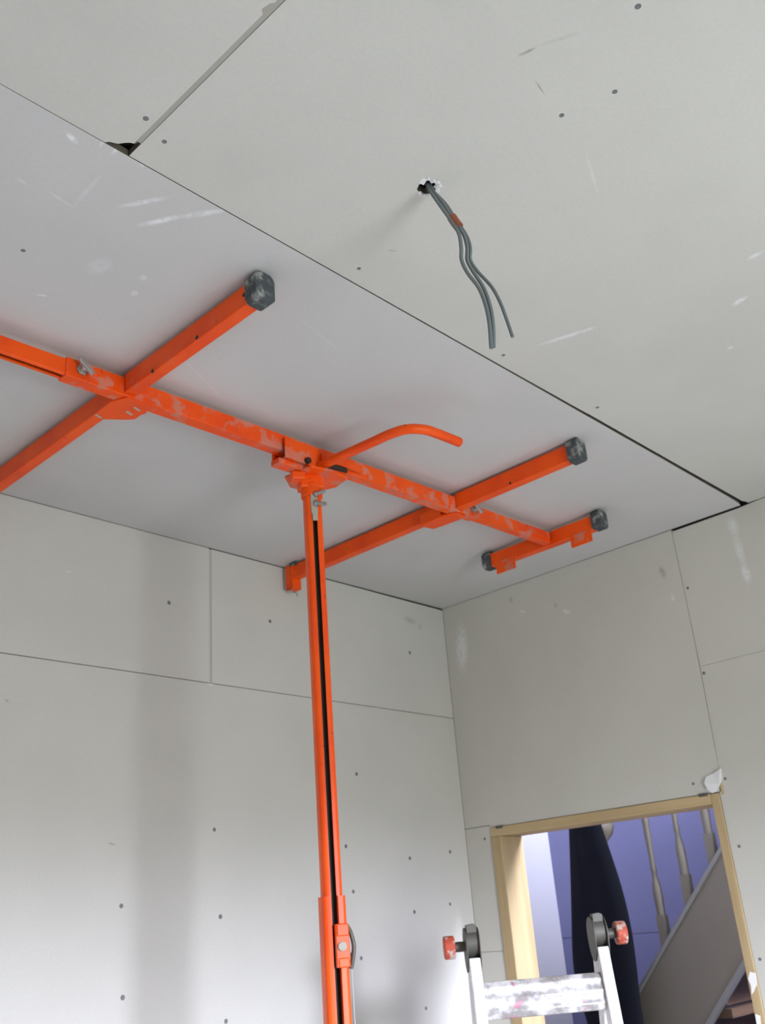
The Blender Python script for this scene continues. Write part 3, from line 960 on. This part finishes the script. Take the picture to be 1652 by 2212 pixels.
bm = bmesh.new()
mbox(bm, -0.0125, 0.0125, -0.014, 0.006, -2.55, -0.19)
obj('mast_slot_shade', bm, 'dark_steel_shade', up)  # dark bar added inside the channel so the slot looks deeply shaded
bm = bmesh.new()
mbox(bm, -0.0085, 0.0075, 0.0185, 0.0225, -0.198, -0.140)
mbox(bm, -0.0060, 0.0060, 0.0185, 0.0245, -0.215, -0.196)
obj('clamp_plate', bm, 'dusty_steel', up, 0.0012)
for z, a in ((-0.150, 0.3), (-0.172, -0.3)):
    bm = bmesh.new()
    bm_cyl(bm, mpt(0.002, 0.022, z), mpt(0.024, 0.034, z + a * 0.02), 0.0045, 10)
    bm_cyl(bm, mpt(0.002, 0.022, z), mpt(0.007, 0.0245, z + a * 0.005), 0.0085, 6)
    obj('clamp_bolt', bm, 'steel', up)
# latch with its spring and the hoisting wire
bm = bmesh.new()
mbox(bm, -0.004, 0.0225, 0.0235, 0.036, -1.145, -1.068)
mbox(bm, -0.002, 0.0215, 0.034, 0.0385, -1.090, -1.068)
mbox(bm, -0.001, 0.0205, 0.034, 0.0380, -1.145, -1.128)
lt = obj('mast_latch', bm, 'orange_worn_shade', lift, 0.003)
bm = bmesh.new()
bm_cyl(bm, mpt(0.007, 0.034, -1.108), mpt(0.007, 0.040, -1.108), 0.0085, 12)
obj('latch_pin', bm, 'dusty_steel', lt, 0.001)
bm = bmesh.new()
bm_tube(bm, [mpt(0.022, 0.022, -1.072), mpt(0.028, 0.026, -1.085), mpt(0.0325, 0.028, -1.108), mpt(0.030, 0.026, -1.130), mpt(0.026, 0.022, -1.148)], 0.0042, 10)
obj('latch_spring', bm, 'hinge', lt, 0, True)
bm = bmesh.new()
bm_tube(bm, [mpt(0.0275, 0.021, -1.12), mpt(0.0290, 0.021, -1.5), mpt(0.0290, 0.021, -2.1)], 0.0009, 6, 3)
obj('hoist_wire', bm, 'wire', lift)
# winch and tripod base, below the picture
bm = bmesh.new()
c_ = mpt(0, 0.075, -1.85)
bm_cyl(bm, c_ - tt * 0.05, c_ + tt * 0.05, 0.055, 18)
obj('winch_drum', bm, 'steel', lift)
bm = bmesh.new()
mbox(bm, -0.06, -0.052, 0.02, 0.14, -1.93, -1.77)
mbox(bm, 0.052, 0.06, 0.02, 0.14, -1.93, -1.77)
obj('winch_frame', bm, 'orange', lift)
bm = bmesh.new()
bm_tube(bm, [mpt(0.06, 0.075, -1.85), mpt(0.10, 0.075, -1.85), mpt(0.105, 0.075, -1.83), mpt(0.105, 0.09, -1.66), mpt(0.12, 0.09, -1.65), mpt(0.19, 0.09, -1.65)], 0.007, 8, 3)
obj('winch_crank', bm, 'steel', lift)
for a in (20, 140, 260):
    d = tt * math.cos(math.radians(a)) + nn * math.sin(math.radians(a))
    e = mpt(0, 0, 0) + d * 0.46
    bm = bmesh.new()
    bm_bar(bm, mpt(0, 0, -2.52) + d * 0.02, Vector((e.x, e.y, -2.68)), 0.035, 0.05)
    lg = obj('base_leg', bm, 'orange', lift, 0.002)
    s_ = d.cross(Vector((0, 0, 1)))
    bm = bmesh.new()
    bm_cyl(bm, Vector((e.x, e.y, -HC + 0.0405)) - s_ * 0.014, Vector((e.x, e.y, -HC + 0.0405)) + s_ * 0.014, 0.04, 16)
    bm_bar(bm, Vector((e.x, e.y, -2.72)) - s_ * 0.018, Vector((e.x, e.y, -2.72)) + s_ * 0.018, 0.03, 0.09)
    obj('caster', bm, 'rubber', lg)

# ================================================================== cables hanging from the ceiling
cb = thing('cable_bundle', (HOLE[0], HOLE[1], 0.0), 'three grey electrical cables taped together hanging from a ceiling hole', 'cable')
C1 = [(-1.7275, -1.4510, 0.02), (-1.7287, -1.4576, -0.0066), (-1.722, -1.4684, -0.0396), (-1.7124, -1.4812, -0.0774), (-1.7071, -1.4884, -0.1034), (-1.7066, -1.4889, -0.1303), (-1.7077, -1.4875, -0.1538), (-1.7038, -1.4927, -0.1792), (-1.6957, -1.5036, -0.2089), (-1.6917, -1.5089, -0.2419), (-1.6907, -1.5102, -0.2752), (-1.692, -1.5084, -0.317)]
C2 = [(-1.7255, -1.4545, 0.02), (-1.7228, -1.4601, -0.0074), (-1.7149, -1.4713, -0.0373), (-1.7066, -1.4824, -0.0749), (-1.6996, -1.4917, -0.1023), (-1.6979, -1.494, -0.1288), (-1.6994, -1.492, -0.1522), (-1.6953, -1.4973, -0.1751), (-1.6882, -1.5069, -0.2063), (-1.6847, -1.5116, -0.2402), (-1.6844, -1.5119, -0.2775), (-1.6866, -1.509, -0.3134)]
C3 = [(-1.7240, -1.4500, 0.02), (-1.7187, -1.4572, -0.0044), (-1.7094, -1.4719, -0.0346), (-1.7015, -1.4825, -0.0703), (-1.6939, -1.4927, -0.1016), (-1.6916, -1.4957, -0.1265), (-1.6931, -1.4936, -0.15), (-1.6879, -1.5007, -0.1733), (-1.6773, -1.5147, -0.2046), (-1.6716, -1.5223, -0.2358), (-1.6684, -1.5266, -0.2658), (-1.6655, -1.5305, -0.2977)]
for c_, r_ in ((C1, 0.0031), (C2, 0.0030), (C3, 0.0027)):
    bm = bmesh.new()
    bm_tube(bm, c_, r_, 10, 5)
    obj('cable', bm, 'cable', cb, 0, True)
bm = bmesh.new()
bm_tube(bm, [(-1.7088, -1.4800, -0.0665), (-1.7060, -1.4832, -0.0770), (-1.7030, -1.4870, -0.0875)], 0.0078, 12, 3)
obj('tape_band', bm, 'tape', cb, 0, True)

# ================================================================== folding ladder
HL, HR = Vector((-0.800, -0.631, -1.128)), Vector((-0.591, -0.8406, -1.126))
la = (HR - HL)
LW = la.length
la.normalize()
ln_ = Vector((-0.707, -0.707, 0))
ln_ = (ln_ - la * ln_.dot(la)).normalized()
lad = thing('folding_ladder', ((HL.x + HR.x) / 2, (HL.y + HR.y) / 2, -HC), 'plaster splattered aluminium folding ladder with orange hinge knobs in front of the doorway', 'ladder')
SPL = 0.21
for sgn, nm in ((1, 'front'), (-1, 'rear')):
    dn = (Vector((0, 0, -1)) + ln_ * SPL * sgn).normalized()
    n2 = la.cross(dn).normalized()
    top_off = ln_ * 0.012 * sgn
    lenr = (HC - 1.128 - 0.035) / abs(dn.z)
    for Hh in (HL, HR):
        p = Hh + top_off + Vector((0, 0, -0.035))
        bm = bmesh.new()
        prof = [(-0.013, -0.023), (0.013, -0.023), (0.013, 0.023), (-0.013, 0.023)]
        if sgn < 0:
            prof = [(x * 0.9, y * 0.9) for x, y in prof]
        bm_prism(bm, prof, p, la, n2, dn, lenr - 0.012)
        rail = obj('rail', bm, 'alu', lad, 0.003)
        bm = bmesh.new()
        q = p + dn * (lenr - 0.04)
        bm_prism(bm, [(-0.017, -0.028), (0.017, -0.028), (0.017, 0.028), (-0.017, 0.028)], q, la, n2, dn, 0.036)
        obj('rubber_foot', bm, 'rubber', rail, 0.004)
    for k in range(6):
        dist = 0.088 + 0.275 * k
        if dist > lenr - 0.06:
            break
        a = HL + top_off + Vector((0, 0, -0.035)) + dn * dist + la * 0.0125
        up_ = -dn
        prof = []
        hz, dp = (0.0385 if sgn > 0 else 0.015), 0.013
        for i in range(13):
            u = -1 + 2 * i / 12
            prof.append((u * hz, dp + 0.0025 * math.cos(3 * math.pi * u) - 0.006 * u * u))
        prof += [(hz * 0.96, -dp), (-hz * 0.96, -dp)]
        bm = bmesh.new()
        bm_prism(bm, prof, a, up_, (n2 if n2.dot(ln_) > 0 else -n2), la, LW - 0.025)
        obj('rung', bm, 'rung', lad, 0.002, True)
for Hh, sgn in ((HL, -1), (HR, 1)):
    hg = thing('hinge', (Hh.x, Hh.y, Hh.z), 'dark steel hinge', None)
    del hg['label']
    hg.parent = lad
    hg.matrix_parent_inverse = Matrix.Translation(-lad.location)

    def lp(name, bm, mat, bevel=0.0, smooth=False):
        o = obj(name, bm, mat, None, bevel, smooth)
        o.parent = hg
        o.matrix_parent_inverse = Matrix.Translation(-hg.location)
        return o
    # two cheek plates and the boss between them
    prof = []
    for i in range(20):
        t = 2 * math.pi * i / 20
        prof.append((0.040 * math.cos(t), (0.034 if math.sin(t) > 0 else 0.062) * math.sin(t)))
    for off in (-0.0165, 0.0135):
        bm = bmesh.new()
        bm_prism(bm, prof, Hh + la * off, ln_, (0, 0, 1), la, 0.003)
        lp('cheek_plate', bm, 'hinge', 0.0008)
    bm = bmesh.new()
    bm_cyl(bm, Hh - la * 0.0135, Hh + la * 0.0135, 0.033, 18)
    c = Hh + Vector((0, 0, 0.020))
    bm_prism(bm, [(-0.012, -0.016), (0.012, -0.016), (0.012, 0.017), (0.004, 0.021), (-0.012, 0.019)], c - ln_ * 0.002, la, (0, 0, 1), ln_, 0.026)
    lp('hinge_boss', bm, 'hinge', 0.001, True)
    bm = bmesh.new()
    o0 = Hh + la * sgn * 0.016 + Vector((0, 0, -0.006))
    bm_cyl(bm, o0, o0 + la * sgn * 0.026, 0.011, 12)
    lp('knob_shaft', bm, 'hinge', 0, True)
    bm = bmesh.new()
    bm_cyl(bm, o0 + la * sgn * 0.024, o0 + la * sgn * 0.050, 0.0255, 18)
    lp('hinge_knob', bm, 'knob', 0.004, True)
